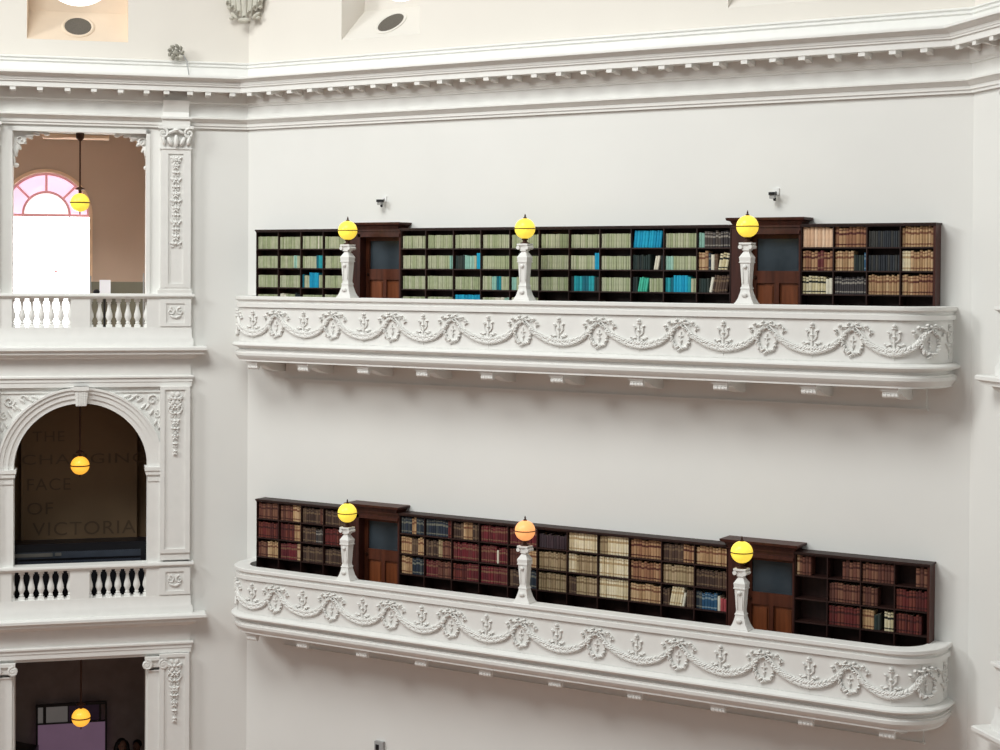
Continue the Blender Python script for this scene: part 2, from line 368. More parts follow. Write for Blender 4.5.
def arcade(fr, sgn, full, tz):
    XR = -1.12 if sgn > 0 else -1.04
    r = empty('trim_%d' % tz, fr, 0, 0, 0, kind='structure')
    cornice_piece(r, -1.48, sgn, -6.1, XR)
    for ch in r.children: ch.location.z = -1.48
    r2 = empty('trim_%d' % (tz+1), fr, 0, 0, 0, kind='structure'); cornice_piece(r2, 0, sgn, -6.1, XR)
    for ch in r2.children: ch.location.z = -6.70 - .05
    who = 'left' if sgn > 0 else 'right'
    ra = empty('gallery_arcade', fr, 0, 0, 0, 'white classical arcade of pilasters and arched opening on the %s wall' % who, 'arcade')
    for xc in (-1.43, -5.05):
        pilaster(ra, xc, -.47, 2.85, sgn, 'top'); pilaster(ra, xc, -5.70, -2.28, sgn, 'mid'); pilaster(ra, xc, -11.0, -7.56, sgn, 'mid')
        # frieze consoles under the crown cornice
        x = sgn*xc; b = MB(); b.box(x-.27, x+.27, -.20, 0, 2.80, 3.03); b.box(x-.30, x+.30, -.25, 0, 2.98, 3.02)
        b.prism_x([(0, 3.03), (-.16, 3.03), (-.13, 3.12), (-.20, 3.25), (-.26, 3.34), (0, 3.34)], x-.25, x+.25); b.build('frieze_console', ORN, ra)
    # opening surround of the top floor
    def rr_(x0, x1): return sorted((sgn*x0, sgn*x1))
    b = MB()
    for (x0, x1, z0, z1) in ((-4.60, -4.52, -.45, 2.77), (-2.0, -1.92, -.45, 2.77), (-4.60, -1.92, 2.69, 2.77)):
        a, c = rr_(x0, x1); b.box(a, c, -.03, .02, z0, z1)
    b.build('opening_surround', ORN, ra)
    for z0, z1 in ((-.45, 2.80), (-5.78, -2.34), (-11, -7.6)):
        for (x0, x1) in ((-1.16, -1.12), ):
            a, c = rr_(x0, x1); b = MB(); b.box(a, c, -.05, 0, z0, z1); b.build('margin_strip', ORN, ra)
    if not full: 
        balustrade(r, -.45, sgn, XR, False); balustrade(r2, -5.74, sgn, XR, False); return
    # spandrels brackets in the upper corners of the top opening
    for s in (-1, 1):
        b = MB(); cx = XC+s*(RI+.02); z = 2.69; n = 10; R = .62
        poly = [(cx, z), (cx-s*R, z)]+[(cx-s*R+s*R*math.sin(t*PI/2/n), z-R*(1-math.cos(t*PI/2/n))) for t in range(1, n+1)]
        b.prism_y(poly, .12, .22); b.build('corner_bracket', PLASTER, ra)
        o = MB()
        for k in range(7):
            t = (k+.5)/7*PI/2; px = cx-s*R+s*R*math.sin(t); pz = z-R*(1-math.cos(t)); o.blob((px, .14, pz), (.09, .05, .04), s*t); 
        scroll(o, cx-s*.13, z-.16, .10, s, 1.2, .02, 0, .10); o.blob((cx-s*.30, .10, z-.08), (.09, .03, .03), 0); o.blob((cx-s*.07, .10, z-.36), (.09, .03, .03), PI/2)
        o.blob((cx-s*.05, .13, z-.66), (.06, .05, .05)); o.blob((cx-s*R, .13, z-.04), (.06, .05, .04))
        o.build('carved_bracket_leaves', ORN, ra)
    # archivolt of the middle arch
    b = MB()
    def ring(r0, r1, y):
        b.prism_y(arc(XC, ZS, r1, 0, PI, 40)+arc(XC, ZS, r0, PI, 0, 40), y, 0)
    ring(RI, RI+.10, -.05); ring(RI+.10, RI+.20, -.08); ring(RI+.20, RI+.275, -.11); ring(RI+.275, RI+.315, -.14)
    b.build('archivolt', ORN, ra)
    b = MB(); b.prism_y([(XC-.10, ZS+RI-.04), (XC+.10, ZS+RI-.04), (XC+.135, ZS+RI+.34), (XC-.135, ZS+RI+.34)], -.20, 0)
    for k in range(4): b.box(XC-.075+k*.045, XC-.055+k*.045, -.215, -.19, ZS+RI-.03, ZS+RI+.24)
    b.box(XC-.15, XC+.15, -.23, 0, ZS+RI+.26, ZS+RI+.34); b.build('keystone', ORN, ra)
    # imposts and piers
    for s in (-1, 1):
        b = MB()
        a, c = sorted((XC+s*(RI-.05), XC+s*(RI+.33)))
        a2, c2 = sorted((XC+s*(RI), XC+s*(RI+.31)))
        b.box(a, c, -.15, .3, -3.93, -3.86); b.box(a+.02, c-.02, -.13, .3, -4.01, -3.93); b.box(a2, c2, -.10, .3, -4.14, -4.06); b.box(a2, c2, -.09, 0, -4.06, -4.01)
        b.box(a2, c2, -.08, 0, -5.8, -4.14); b.build('impost_pier', ORN, ra)
    for s in (-1, 1):                          # spandrel carving
        xo = XC+s*(RI+.31); zt = -2.37; o = MB()
        for (a, c, e, f) in ((xo-s*.95, xo, zt-.02, zt), (xo-s*.02, xo, zt-.95, zt)):
            a, c = sorted((a, c)); o.box(a, c, -.03, 0, e, f)
        scroll(o, xo-s*.22, zt-.17, .11, s, 1.3, .02); scroll(o, xo-s*.48, zt-.12, .07, -s, 1.2, .016); scroll(o, xo-s*.13, zt-.45, .08, -s, 1.2, .016, PI/2)
        for k in range(9):
            t = k/8; o.blob((xo-s*(.62*(1-t)+.08), -.02, zt-.09-.62*t*t-.05*math.sin(k*2)), (.07, .03, .025), s*(.3+t))
        o.blob((xo-s*.10, -.02, zt-.66), (.07, .03, .02), PI/2)
        o.build('spandrel_carving', ORN, ra)
    # ionic capitals of the lower opening
    for s in (-1, 1):
        x0 = XC+s*(RI+.02); c = MB(); xm = x0+s*.14
        a, b2 = sorted((x0-s*.06, x0+s*.36)); c.box(a, b2, -.16, .3, -7.67, -7.61)
        c.box(min(x0, x0+s*.33), max(x0, x0+s*.33), -.12, .3, -7.81, -7.67)
        for q in (x0-s*.02, x0+s*.30): scroll(c, q, -7.75, .10, -1 if q < xm else 1, 1.6, .03, PI/2, -.15); c.blob((q, -.13, -7.75), (.09, .05, .09))
        c.box(min(x0, x0+s*.33), max(x0, x0+s*.33), -.10, .3, -7.90, -7.87); c.build('ionic_capital', ORN, ra)
        p = MB(); p.box(min(x0-s*0, x0+s*.33), max(x0, x0+s*.33), -.08, 0, -11, -7.87); p.build('pier', ORN, ra)
    balustrade(r, -.45, sgn, XR, True); balustrade(r2, -5.74, sgn, XR, True)
arcade('A', 1, True, 2); arcade('C', -1, False, 4)
# small carved finial on the cornice and its loose cable
f = empty('carved_rosette', 'A', -1.44, .12, 4.18, 'small carved rosette above the cornice over the left pilaster, with a thin cable', 'ornament')
b = MB(); rosette(b, 0, .11, .12, -.04); b.blob((0, -.04, .10), (.07, .06, .07))
for k in range(9):
    a = k*2*PI/9; b.blob((.125*math.cos(a), -.05, .11+.125*math.sin(a)), (.05, .045, .035), a+.9); b.build('rosette', mat('aged_plaster', (1, 1, 1)), f)
b = MB(); b.tube([(.13, -.02, .1), (.18, -.05, .0), (.22, -.03, -.06), (.23, -.10, -.2), (.24, -.3, -.34)], .012); b.build('cable', CAMG, f)
# ================================================================== ROOMS BEHIND WALL A
def room(tag_, z0, z1, D, m, ceil=None):
    for nm, bx in (('wall_%s_back' % tag_, (-6.1, -.6, D, D+.2, z0, z1)), ('wall_%s_side' % tag_, (-.8, -.6, .5, D, z0, z1)), ('wall_%s_far_side' % tag_, (-6.1, -5.9, .5, D, z0, z1)),
                   ('ceiling_%s' % tag_, (-6.1, -.6, .5, D+.2, z1, z1+.2)), ('floor_%s' % tag_, (-6.1, -.6, .5, D+.2, z0-.2, z0))):
        if nm == 'wall_top_gallery_back': continue
        b = MB(); b.box(*bx); frame_obj(b, nm, m, 'A')
room('top_gallery', -1.45, 3.2, 3.5, TAN); room('middle_gallery', -6.6, -2.2, 2.6, DARKW); room('lower_gallery', -11.75, -7.4, 3.9, BLACKW)
WX, WR, WZ = -3.99, .90, 1.20
win = [(WX-WR, -1.4), (WX+WR, -1.4)]+arc(WX, WZ, WR, 0, PI, 32)
wtb = plate('wall_top_gallery_back', rect(-6.1, -.6, -1.45, 3.2), [win], 3.5, 3.9, TAN); tag(place(wtb, 'A'), kind='structure')
wn = empty('window_4', 'A', WX, -3.5, 0, kind='structure')
b = MB(); b.box(-WR, WR, .36, .38, -1.4, WZ); b.build('lower_pane', SKYG, wn)
b = MB(); b.prism_y(arc(0, WZ, WR, 0, PI, 32), .36, .38); b.build('fanlight_pane', PINKG, wn)
b = MB(); b.prism_y(arc(0, WZ, .49, 0, PI, 24), .34, .355); b.build('inner_fan_pane', MATS['round_window_glass'], wn)
b = MB()
b.prism_y(arc(0, WZ, WR+.0, 0, PI, 32)+arc(0, WZ, WR-.05, PI, 0, 32), .26, .34)
b.prism_y(arc(0, WZ, .515, 0, PI, 24)+arc(0, WZ, .46, PI, 0, 24), .28, .34)
b.box(-WR, WR, .26, .34, WZ-.045, WZ+.015)
for a in (45, 90, 135):
    a = math.radians(a); b.tube([(.5*math.cos(a), .31, WZ+.5*math.sin(a)), (.87*math.cos(a), .31, WZ+.87*math.sin(a))], .027, 6)
for x in (-.49, 0, .49): b.box(x-.012, x+.012, .29, .34, WZ-.13, WZ)
b.box(-WR, -WR+.04, .28, .34, -1.4, WZ)
b.build('window_bars', PINKF, wn)
b = MB(); b.prism_y([(WR+.0, -1.4), (WR+.07, -1.4)]+arc(0, WZ, WR+.07, 0, PI, 32)+[(-WR-.07, -1.4), (-WR, -1.4)]+arc(0, WZ, WR, PI, 0, 32), -.03, .0); b.build('window_architrave', SAND, wn)
b = MB(); b.box(-.35, .1, .345, .36, .0, .02); b.blob((.2, .34, -.02), (.04, .01, .03)); b.build('faint_marks', PINKF, wn)
# things in the top gallery
g = empty('glass_screen', 'A', -2.45, -1.6, -1.45, 'low clear grey glass screen standing on the top left gallery floor', 'screen')
b = MB(); b.box(-.62, .62, -.01, .01, .05, 1.22); b.build('glass_sheet', mat('greenish_glass', lin(120, 116, 100), .15, .05, 3, spec=.5), g)
b = MB(); b.box(.44, .47, -.03, .03, 0, 1.4); b.box(-.62, -.59, -.03, .03, 0, 1.34); b.box(-.62, .62, -.03, .03, 0, .05); b.build('frame', CAMG, g)
g = empty('notice_stand', 'A', -2.78, -1.3, -1.45, 'small white notice on a stand beside the bright arched window', 'notice')
b = MB(); b.box(-.10, .12, -.02, .0, .98, 1.26); b.build('notice_board', mat('white_notice', (.85, .84, .88), .5, .01, 3, emit=.15), g)
b = MB(); b.box(-.02, .02, 0, .03, .02, 1.0); b.box(-.15, .15, -.12, .12, 0, .02); b.blob((-.16, -.02, 1.02), (.07, .04, .05)); b.build('stand', CAMD, g)
# hanging globes
def pendant(z, rodtop, fr, x, d, label, m, zc=None):
    r = empty('pendant_lamp', fr, x, d, z, label, 'lamp', 'globe pendants hanging in the left gallery openings')
    b = MB(); R = .183; b.lathe([(R*math.sin(PI*i/20)+.0005, -R*math.cos(PI*i/20)) for i in range(21)], seg=28); b.build('globe', m, r)
    b = MB(); b.lathe([(R+.001, -.012), (R+.012, -.01), (R+.012, .01), (R+.001, .012)], seg=28); b.build('band', METAL, r)
    b = MB(); b.lathe([(.03, R-.01), (.03, R+.06), (.09, R+.07), (.09, R+.09), (.02, R+.13)], seg=12); b.lathe([(.01, -R-.05), (.015, -R)], seg=8); b.build('cap', METAL, r)
    b = MB(); b.tube([(0, 0, R+.1), (0, 0, rodtop-z)], .018, 8); b.lathe([(.02, rodtop-z-.16), (.075, rodtop-z-.1), (.08, rodtop-z)], seg=12); b.build('rod', METAL, r)
pendant(1.33, 2.69, 'A', -3.26, -.25, 'yellow globe pendant on a dark rod in front of the arched window', YEL)
pendant(-3.89, -2.2, 'A', -3.25, -.7, 'amber globe pendant glowing before the brown lettered wall', mat('amber_lamp_glass', (1, .46, .05), .3, .02, 3, emit=.95))
pendant(-8.94, -7.4, 'A', -3.22, -.7, 'amber globe pendant in front of the purple screen, lowest of the three', MATS['amber_lamp_glass'])
# top opening ceiling panel seen under the arch
b = MB(); b.box(-3.98, -2.7, .5, 1.0, 2.62, 2.69); b.box(-3.95, -3.6, .45, .52, 2.60, 2.70); b.box(-3.98, -2.7, .47, .5, 2.655, 2.675); frame_obj(b, 'trim_6', SAND, 'A')
# lettered wall
lw = empty('lettered_wall_panel', 'A', XC, -2.35, -6.6, 'dark brown exhibition wall with large faint capital lettering, behind the middle arch', 'wall panel')
b = MB(); b.box(-1.22, 1.13, 0, .06, .78, 4.2); b.build('panel', DARKW, lw)
def text(s, x0, x1, zb, zh, parent, y, m, name='lettering'):
    cu = bpy.data.curves.new('txt', 'FONT'); cu.body = s; cu.extrude = .004; cu.space_character = 1.1
    t = bpy.data.objects.new('t', cu); C.objects.link(t); bpy.context.view_layer.update()
    me = bpy.data.meshes.new_from_object(t.evaluated_get(bpy.context.evaluated_depsgraph_get())); bpy.data.objects.remove(t)
    xs = [v.co.x for v in me.vertices]; ys = [v.co.y for v in me.vertices]
    sx_ = (x1-x0)/(max(xs)-min(xs)); sy_ = zh/(max(ys)-min(ys)); mx, my = min(xs), min(ys)
    for v in me.vertices: v.co = ((v.co.x-mx)*sx_+x0, y-v.co.z, (v.co.y-my)*sy_+zb)
    me.name = name; me.materials.clear(); me.materials.append(m)
    o = bpy.data.objects.new(name, me); C.objects.link(o); o.parent = parent
for s, x0, x1, y, h in (('THE', 33, 64, 441, .21), ('CHANGING', 23, 144, 464, .21), ('FACE', 28, 70, 490, .25), ('OF', 28, 53, 514, .25), ('VICTORIA', 33, 134, 535.5, .28)):
    k = .0208; text(s, (x0-80.8)*k, (x1-80.8)*k, -3.79+(464.6-y)*k+6.6-.265, h, lw, -.006, LETTER)
g = empty('display_case', 'A', XC, -.75, -6.6, 'long black glass display case with grey strip under the lettered wall', 'display case')
b = MB(); b.box(-1.30, 1.30, -.1, .45, 0, 1.17); b.build('case_body', CASEB, g)
b = MB(); b.box(-1.22, 1.16, -.115, -.1, .88, 1.01); b.box(-1.22, 1.16, -.115, -.1, .76, .83); b.build('grey_strip', CASEG, g)
b = MB(); b.box(-1.30, -.55, -.13, -.115, .92, .99); b.box(-.5, -.38, -.13, -.115, .93, .99); b.build('label_rail', mat('dull_brown_label', lin(92, 90, 86), .5, .1, 9), g)
# purple screen and furniture in the lower gallery
g = empty('projection_screen', 'A', XC-.2, -3.7, -11.75, 'lit purple screen in a dark frame at the back of the lower gallery', 'screen')
X = lambda px: (px-80.8)*.0214+.2
b = MB(); b.box(X(38), X(104), -.02, 0, .2, 1.92); b.build('purple_sheet', PURP, g)
b = MB()
for a, c, e, f in ((36, 38, 0, 2.32), (104, 106, 0, 2.32), (36, 106, 2.30, 2.36), (38, 104, 1.92, 1.95)): b.box(X(a), X(c), -.06, 0, e, f)
for a, c in ((43, 46), (98, 100), (67, 68)): b.box(X(a), X(c), -.04, 0, 1.95, 2.30)
b.build('frame', CAMD, g)
b = MB(); b.box(X(38), X(43), -.015, 0, 1.95, 2.3); b.box(X(46), X(67), -.015, 0, 1.95, 2.3); b.build('grey_upper_panel', GREYP, g)
b = MB(); b.box(X(68), X(98), -.012, 0, 1.95, 2.3); b.build('violet_upper_panel', mat('violet_panel', lin(70, 52, 72), .6, .1, 3, emit=.1), g)
g = empty('dark_cabinet', 'A', -4.4, -3.3, -11.75, 'black cabinet with rounded top in the left of the lower gallery', 'cabinet')
b = MB(); b.prism_y([(-.4, 0), (.28, 0), (.28, 1.50), (.05, 1.55), (-.2, 1.62), (-.4, 1.60)], -.3, .3); b.build('cabinet_body', CASEB, g)
b = MB(); b.box(-.02, .0, -.315, -.3, .1, 1.4); b.box(-.36, .24, -.315, -.3, .1, .12); b.build('door_gap', CAMD, g)
def person(x, d, z, h, label, hairlong, shirt, rz):
    r = empty('person', 'A', x, d, z, label, 'person'); r.rotation_euler.z += rz
    k = h/1.7
    V = {'pel': ((0, 0, .95), .15), 'wst': ((0, 0, 1.08), .13), 'che': ((0, 0, 1.28), .155), 'nb': ((0, 0, 1.43), .07), 'nk': ((0, .0, 1.49), .055), 'hd': ((0, -.015, 1.58), .085), 'ht': ((0, 0, 1.63), .075)}
    E = [('pel', 'wst'), ('wst', 'che'), ('che', 'nb'), ('nb', 'nk'), ('nk', 'hd'), ('hd', 'ht')]
    for s, q in ((-1, 'l'), (1, 'r')):
        V.update({q+'sh': ((s*.17, 0, 1.38), .06), q+'el': ((s*.23, -.03, 1.10), .045), q+'wr': ((s*.20, -.14, .88), .03), q+'hn': ((s*.18, -.19, .82), .03),
                  q+'hip': ((s*.09, 0, .88), .10), q+'kn': ((s*.10, -.01, .48), .065), q+'an': ((s*.10, .02, .08), .045), q+'to': ((s*.11, -.15, .035), .035)})
        E += [('che', q+'sh'), (q+'sh', q+'el'), (q+'el', q+'wr'), (q+'wr', q+'hn'), ('pel', q+'hip'), (q+'hip', q+'kn'), (q+'kn', q+'an'), (q+'an', q+'to')]
        for i in range(5):
            V[q+'f%d' % i] = ((s*(.18+(i-2)*.014+(-.02*1 if i == 0 else 0)), -.22-(.03 if 0 < i < 4 else .0), .77+(.03 if i == 0 else 0)), .0085); E.append((q+'hn', q+'f%d' % i))
    ks = list(V); me = bpy.data.meshes.new('body'); me.from_pydata([tuple(c*k for c in V[a][0]) for a in ks], [(ks.index(a), ks.index(b)) for a, b in E], [])
    me.materials.append(shirt); o = bpy.data.objects.new('body', me); C.objects.link(o); o.parent = r
    o.modifiers.new('s', 'SKIN'); 
    for i, a in enumerate(ks): me.skin_vertices[0].data[i].radius = (V[a][1]*k, V[a][1]*k)
    me.skin_vertices[0].data[0].use_root = True
    o.modifiers.new('u', 'SUBSURF').levels = 1; o.modifiers['u'].render_levels = 2
    skin = mat('skin', lin(110, 78, 64), .6, .04, 8)
    b = MB(); b.blob((0, -.05*k, 1.60*k), (.075*k, .085*k, .115*k), 0, seg=14, rings=10)
    b.blob((0, -.14*k, 1.585*k), (.014*k, .02*k, .022*k)); b.blob((0, -.128*k, 1.545*k), (.028*k, .008*k, .006*k), mi=1)
    for s in (-1, 1): b.blob((s*.03*k, -.127*k, 1.615*k), (.014*k, .008*k, .008*k), mi=1); b.blob((s*.078*k, -.03*k, 1.60*k), (.012*k, .02*k, .03*k))
    b.build('face', [skin, CAMD], r)
    hb = MB(); hm = mat('black_hair', lin(14, 12, 12), .5, .2, 20)
    hb.blob((0, .01*k, 1.645*k), (.10*k, .105*k, .10*k), 0, seg=14, rings=10)
    if hairlong:
        for s in (-1, 1): hb.tube([(s*.07*k, .0, 1.66*k), (s*.105*k, .0, 1.58*k), (s*.12*k, .01, 1.45*k), (s*.12*k, .0, 1.30*k)], [.05*k, .05*k, .05*k, .03*k], 8)
        hb.blob((0, .08*k, 1.48*k), (.11*k, .05*k, .2*k), 0)
    hb.build('hair', hm, r)
person(-2.40, -2.3, -11.75, 1.86, 'person with long dark hair and dark top standing in the lower gallery', True, mat('dark_top', lin(30, 27, 30), .8, .1, 9), .3)
person(-2.07, -2.7, -11.75, 1.70, 'person with short black hair beside the long-haired person in lower gallery', False, mat('black_jacket', lin(20, 20, 24), .8, .1, 9), -.3)
# ================================================================== BALCONIES
U0, U1, RB, FB = .21, 14.11, .72, 1.0
def bpath(s):                                 # s equals u on the straight front
    a, b = U0+RB, U1-RB; yc = -(FB-RB)
    if s < a:
        t = (a-s)/RB
        if t <= PI/2: return Vector((a-RB*math.sin(t), yc-RB*math.cos(t))), Vector((-math.sin(t), -math.cos(t)))
        return Vector((U0, yc+(t-PI/2)*RB)), Vector((-1, 0))
    if s > b:
        t = (s-b)/RB
        if t <= PI/2: return Vector((b+RB*math.sin(t), yc-RB*math.cos(t))), Vector((math.sin(t), -math.cos(t)))
        return Vector((U1, yc+(t-PI/2)*RB)), Vector((1, 0))
    return Vector((s, -FB)), Vector((0, -1))
def mk_bp(): return [(U0, .0)]+[tuple(bpath(U0+RB-RB*PI/2*(1-i/12))[0]) for i in range(13)]+[tuple(bpath(U1-RB+RB*PI/2*i/12)[0]) for i in range(13)]+[(U1, .0)]
CAND = [.96, 2.18, 3.57, 4.88, 6.25, 7.66, 9.18, 10.69, 12.19, 13.5]
fr_ = [.47, .49, .485, .46, .50, .51, .505, .50, .505]
BOWS = [CAND[i]+(CAND[i+1]-CAND[i])*fr_[i] for i in range(9)]
BOWS = [.34]+BOWS+[14.06]
CANDX = CAND+[14.56]
def mk_cand(w):                                # candelabrum, z 0 = frieze top
    m = MB()
    m.tube([(0, -.012, -.12), (0, -.02, -.5)], [.013, .02], 6); m.blob((0, -.025, -.075), (.032, .035, .032)); m.blob((0, -.02, -.115), (.045, .025, .013))
    for s in (-1, 1):
        m.tube([(0, -.015, -.33), (s*.045, -.02, -.31), (s*.08, -.02, -.26), (s*.078, -.02, -.20), (s*.045, -.02, -.185)], [.010, .012, .014, .012, .01], 6)
        m.blob((s*.085, -.02, -.17), (.028, .025, .016), s*.4)
        m.blob((s*.085, -.022, -.37), (.045, .028, .016), -s*.3); m.blob((s*.14, -.02, -.355), (.022, .024, .014), s*.2)
        m.blob((s*.05, -.02, -.42), (.045, .028, .02), s*.7)
    m.blob((0, -.025, -.24), (.03, .03, .02)); m.tube([(0, -.01, -.52), (0, -.01, -.60)], .008, 5)
    return m
def mk_wreath():
    m = MB(); rn = random.Random(4)
    for k in range(26):                         # oval leafy wreath
        a = 2*PI*k/26; q = 1+rn.uniform(-.10, .12); t = .8+.5*max(0, -math.sin(a+.5))
        m.blob((.165*q*math.cos(a), -.024-rn.uniform(0, .012), -.335+.185*q*math.sin(a)), (.038*t, .034, .017*t), a+PI/2+rn.choice((-.8, .8))+rn.uniform(-.2, .2))
    m.tube([(0, -.018, -.24), (0, -.018, -.45)], .013, 5); m.tube([(-.045, -.018, -.31), (.045, -.018, -.31)], .013, 5); m.tube([(-.03, -.018, -.38), (.03, -.018, -.38)], .011, 5)
    m.blob((.0, -.02, -.40), (.02, .02, .03))
    for k in range(9):                          # bow and ribbon over it
        x = (k-4)*.07; z = -.065-.07*((k-4)/4)**2+(.015 if k % 2 else -.016)
        m.blob((x, -.03, z), (.030, .036, .020), -(k-4)*.16+(.5 if k % 2 else -.5)); m.blob((x+.03, -.026, z-.035), (.020, .03, .010), rn.uniform(-1, 1))
    for s in (-1, 1):
        m.blob((s*.09, -.024, -.10), (.055, .03, .016), -s*.25); m.blob((s*.27, -.022, -.21), (.03, .024, .014), s*1.2)
        m.tube([(s*.04, -.02, -.10), (s*.10, -.025, -.16), (s*.17, -.025, -.23), (s*.22, -.02, -.30)], [.012, .016, .016, .010], 6)
    m.blob((0, -.03, -.085), (.03, .035, .03))
    return m
def mk_swag(wd):                               # from one wreath (x=0) to the next (x=wd)
    m = MB(); P = [(.13, -.28), (.20, -.36), (.30, -.43), (.42, -.475), (.54, -.49), (.66, -.465), (.77, -.41), (.86, -.31), (.93, -.19), (1.0, -.07)]
    P = [(a*wd if a > .14 else .15, z) for a, z in P]
    n = 30; rn = random.Random(7)
    def at(t):
        f = t*(len(P)-1); i = min(int(f), len(P)-2); q = f-i; return (P[i][0]*(1-q)+P[i+1][0]*q, P[i][1]*(1-q)+P[i+1][1]*q)
    m.tube([(at(i/12)[0], -.012, at(i/12)[1]) for i in range(13)], [.02]+[.028]*9+[.022, .018, .014], 6)
    for i in range(n):
        t = i/(n-1)*.86; x, z = at(t); x2, z2 = at(min(1, t+.03)); a = math.atan2(z2-z, x2-x)
        r_ = .056*(1-.5*abs(t-.4)/.6)
        m.blob((x+rn.uniform(-.01, .01), -.024, z+r_*.55), (r_*1.1, .036, r_*.45), a+.7); m.blob((x, -.028, z-r_*.45), (r_*1.1, .036, r_*.45), a-.6)
        if i % 3 == 0: m.blob((x, -.045, z), (.022, .022, .022))
    return m
def balcony(dz, label, u1):
    global U1
    U1 = u1; BP = mk_bp()
    r = empty('balcony', 'B', 7.2, 0, dz-1.5, label, 'balcony', 'balconies on the back wall')
    T0 = lambda p: (p[0]-7.2, p[1], p[2]+1.5)
    def sw(name, prof, m=ORN):
        b = MB(); b.sweep(BP, prof); b.build(name, m, r, T=T0, ang=18)
    sw('handrail', [(-.24, -.475), (.045, -.475), (.06, -.485), (.06, -.535), (.035, -.555), (.005, -.56), (.005, -.60), (.04, -.61), (.04, -.685), (-.012, -.69), (-.012, -.705), (-.22, -.705), (-.24, -.54)])
    sw('frieze_panel', [(-.22, -.70), (-.005, -.70), (-.005, -1.34), (-.22, -1.34)])
    sw('base_moulding', [(-.22, -1.335), (-.012, -1.335), (-.012, -1.35), (.03, -1.355), (.08, -1.365), (.115, -1.39), (.12, -1.415), (.10, -1.44), (.04, -1.455), (-.01, -1.48), (-.01, -1.515), (.04, -1.525), (.04, -1.55), (.065, -1.56), (.06, -1.61), (.02, -1.67), (-.01, -1.695), (-.01, -1.725), (-.22, -1.725)])
    m = MB(); pts = [(U0+.02, .0)]+[(p[0], p[1]+.0) for p in BP[1:-1]]+[(U1-.02, .0)]
    n = len(pts); cx, cy = 7.2, -.4
    ins = [(max(min(x, U1-.2), U0+.2), min(0, y+.2) if y < -.2 else y) for x, y in pts]
    m.add([(x, y, -1.70) for x, y in ins]+[(x, y, -1.52) for x, y in ins], [tuple(range(n)), tuple(range(n, 2*n))]+[(i, (i+1) % n, n+(i+1) % n, n+i) for i in range(n)])
    m.build('floor_slab', PLASTER, r, T=T0)
    m = MB(); m.box(CAND[0]+.05, CAND[-1]+.22, -.05, 0, -2.09, -1.71); m.box(CAND[0]+.02, CAND[-1]+.25, -.10, 0, -2.12, -2.09); m.build('wall_corbel_band', PLASTER, r, T=T0)
    br = MB(); br.prism_x([(0, 0), (-.84, 0), (-.84, -.10), (-.74, -.09), (-.62, -.10), (-.50, -.15), (-.34, -.20), (-.15, -.23), (0, -.23)], -.09, .09)
    br.box(-.14, .14, -.93, -.2, -.05, 0); br.box(-.115, .115, -.91, -.80, -.085, -.05); br.tube([(-.12, -.865, -.115), (.12, -.865, -.115)], .045, 10)
    for q in (-.06, 0, .06): br.blob((q, -.90, -.115), (.022, .02, .035))
    first = None
    for u in CAND:
        if first is None: first = br.build('bracket', ORN, r); o = first
        else: o = first.copy(); C.objects.link(o); o.parent = r
        o.location = (u-.09-7.2, 0, -1.725+1.5)
    def ornament(name, m, s0):
        def T(p):
            q, nn = bpath(s0+p[0]); return (q.x+nn.x*(-p[1]*1.15-.012)-7.2, q.y+nn.y*(-p[1]*1.15-.012), -.70+p[2]+1.5)
        m.build(name, ORN, r, T=T, fix=False)
    for u in CANDX: ornament('candelabrum_relief', mk_cand(1), u)
    for u in BOWS: ornament('wreath_and_bow_relief', mk_wreath(), u)
    for a, c in zip(BOWS[:-1], BOWS[1:]): ornament('garland_relief', mk_swag(c-a), a)
balcony(0, 'upper white balcony with garland reliefs, in front of green and tan volumes', 14.12)
balcony(-5.24, 'lower white balcony with garland reliefs, in front of red and brown volumes', 14.09)
# lamps on the balcony rails
def rail_lamp(u, z, m, label):
    r = empty('globe_lamp', 'B', u, .90, z, label, 'lamp', 'globe lamps on the balcony rails')
    b = MB()
    b.box(-.165, .165, -.13, .13, 0, .02); b.frust(0, 0, .02, .09, .155, .12, .115, .10); b.frust(0, 0, .09, .20, .115, .10, .08, .08); b.frust(0, 0, .20, .30, .08, .08, .066, .066)
    b.frust(0, 0, .245, .265, .085, .085, .078, .078); b.frust(0, 0, .30, .66, .064, .064, .085, .085)
    b.frust(0, 0, .66, .68, .10, .10, .10, .10); b.frust(0, 0, .68, .75, .092, .092, .10, .10); b.frust(0, 0, .75, .84, .10, .10, .045, .045); b.frust(0, 0, .84, .87, .045, .045, .055, .055)
    for sx in (-1, 1):
        b.box(sx*.045-.008, sx*.045+.008, -.088, -.06, .34, .62)
    b.blob((0, -.115, .15), (.05, .02, .04)); b.blob((0, -.10, .60), (.035, .02, .035))
    b.build('pedestal', ORN, r)
    b = MB(); b.box(-.105, .105, -.10, .10, .955, .985); b.box(-.06, .06, -.07, .07, .86, .955)
    for sx in (-1, 1): b.tube([(sx*.085, -.10, .915), (sx*.085, .10, .915)], .034, 10)
    b.build('capital', ORN, r)
    b = MB(); b.lathe([(.085, .985), (.08, 1.0), (.04, 1.015), (.035, 1.04), (.06, 1.055), (.05, 1.075)], seg=16); b.build('collar', METAL, r)
    zc = 1.245; R = .178
    b = MB(); b.lathe([(R*math.sin(PI*i/24)+.0005, zc-R*math.cos(PI*i/24)) for i in range(25)], seg=36); b.build('globe', m, r)
    b = MB(); b.lathe([(R, zc-.008), (R+.01, zc-.007), (R+.01, zc+.007), (R, zc+.008)], seg=36); b.build('band', METAL, r)
    b = MB(); b.lathe([(.035, zc+R-.005), (.03, zc+R+.015), (.012, zc+R+.025), (.016, zc+R+.045), (.003, zc+R+.08)], seg=10); b.build('finial', METAL, r)
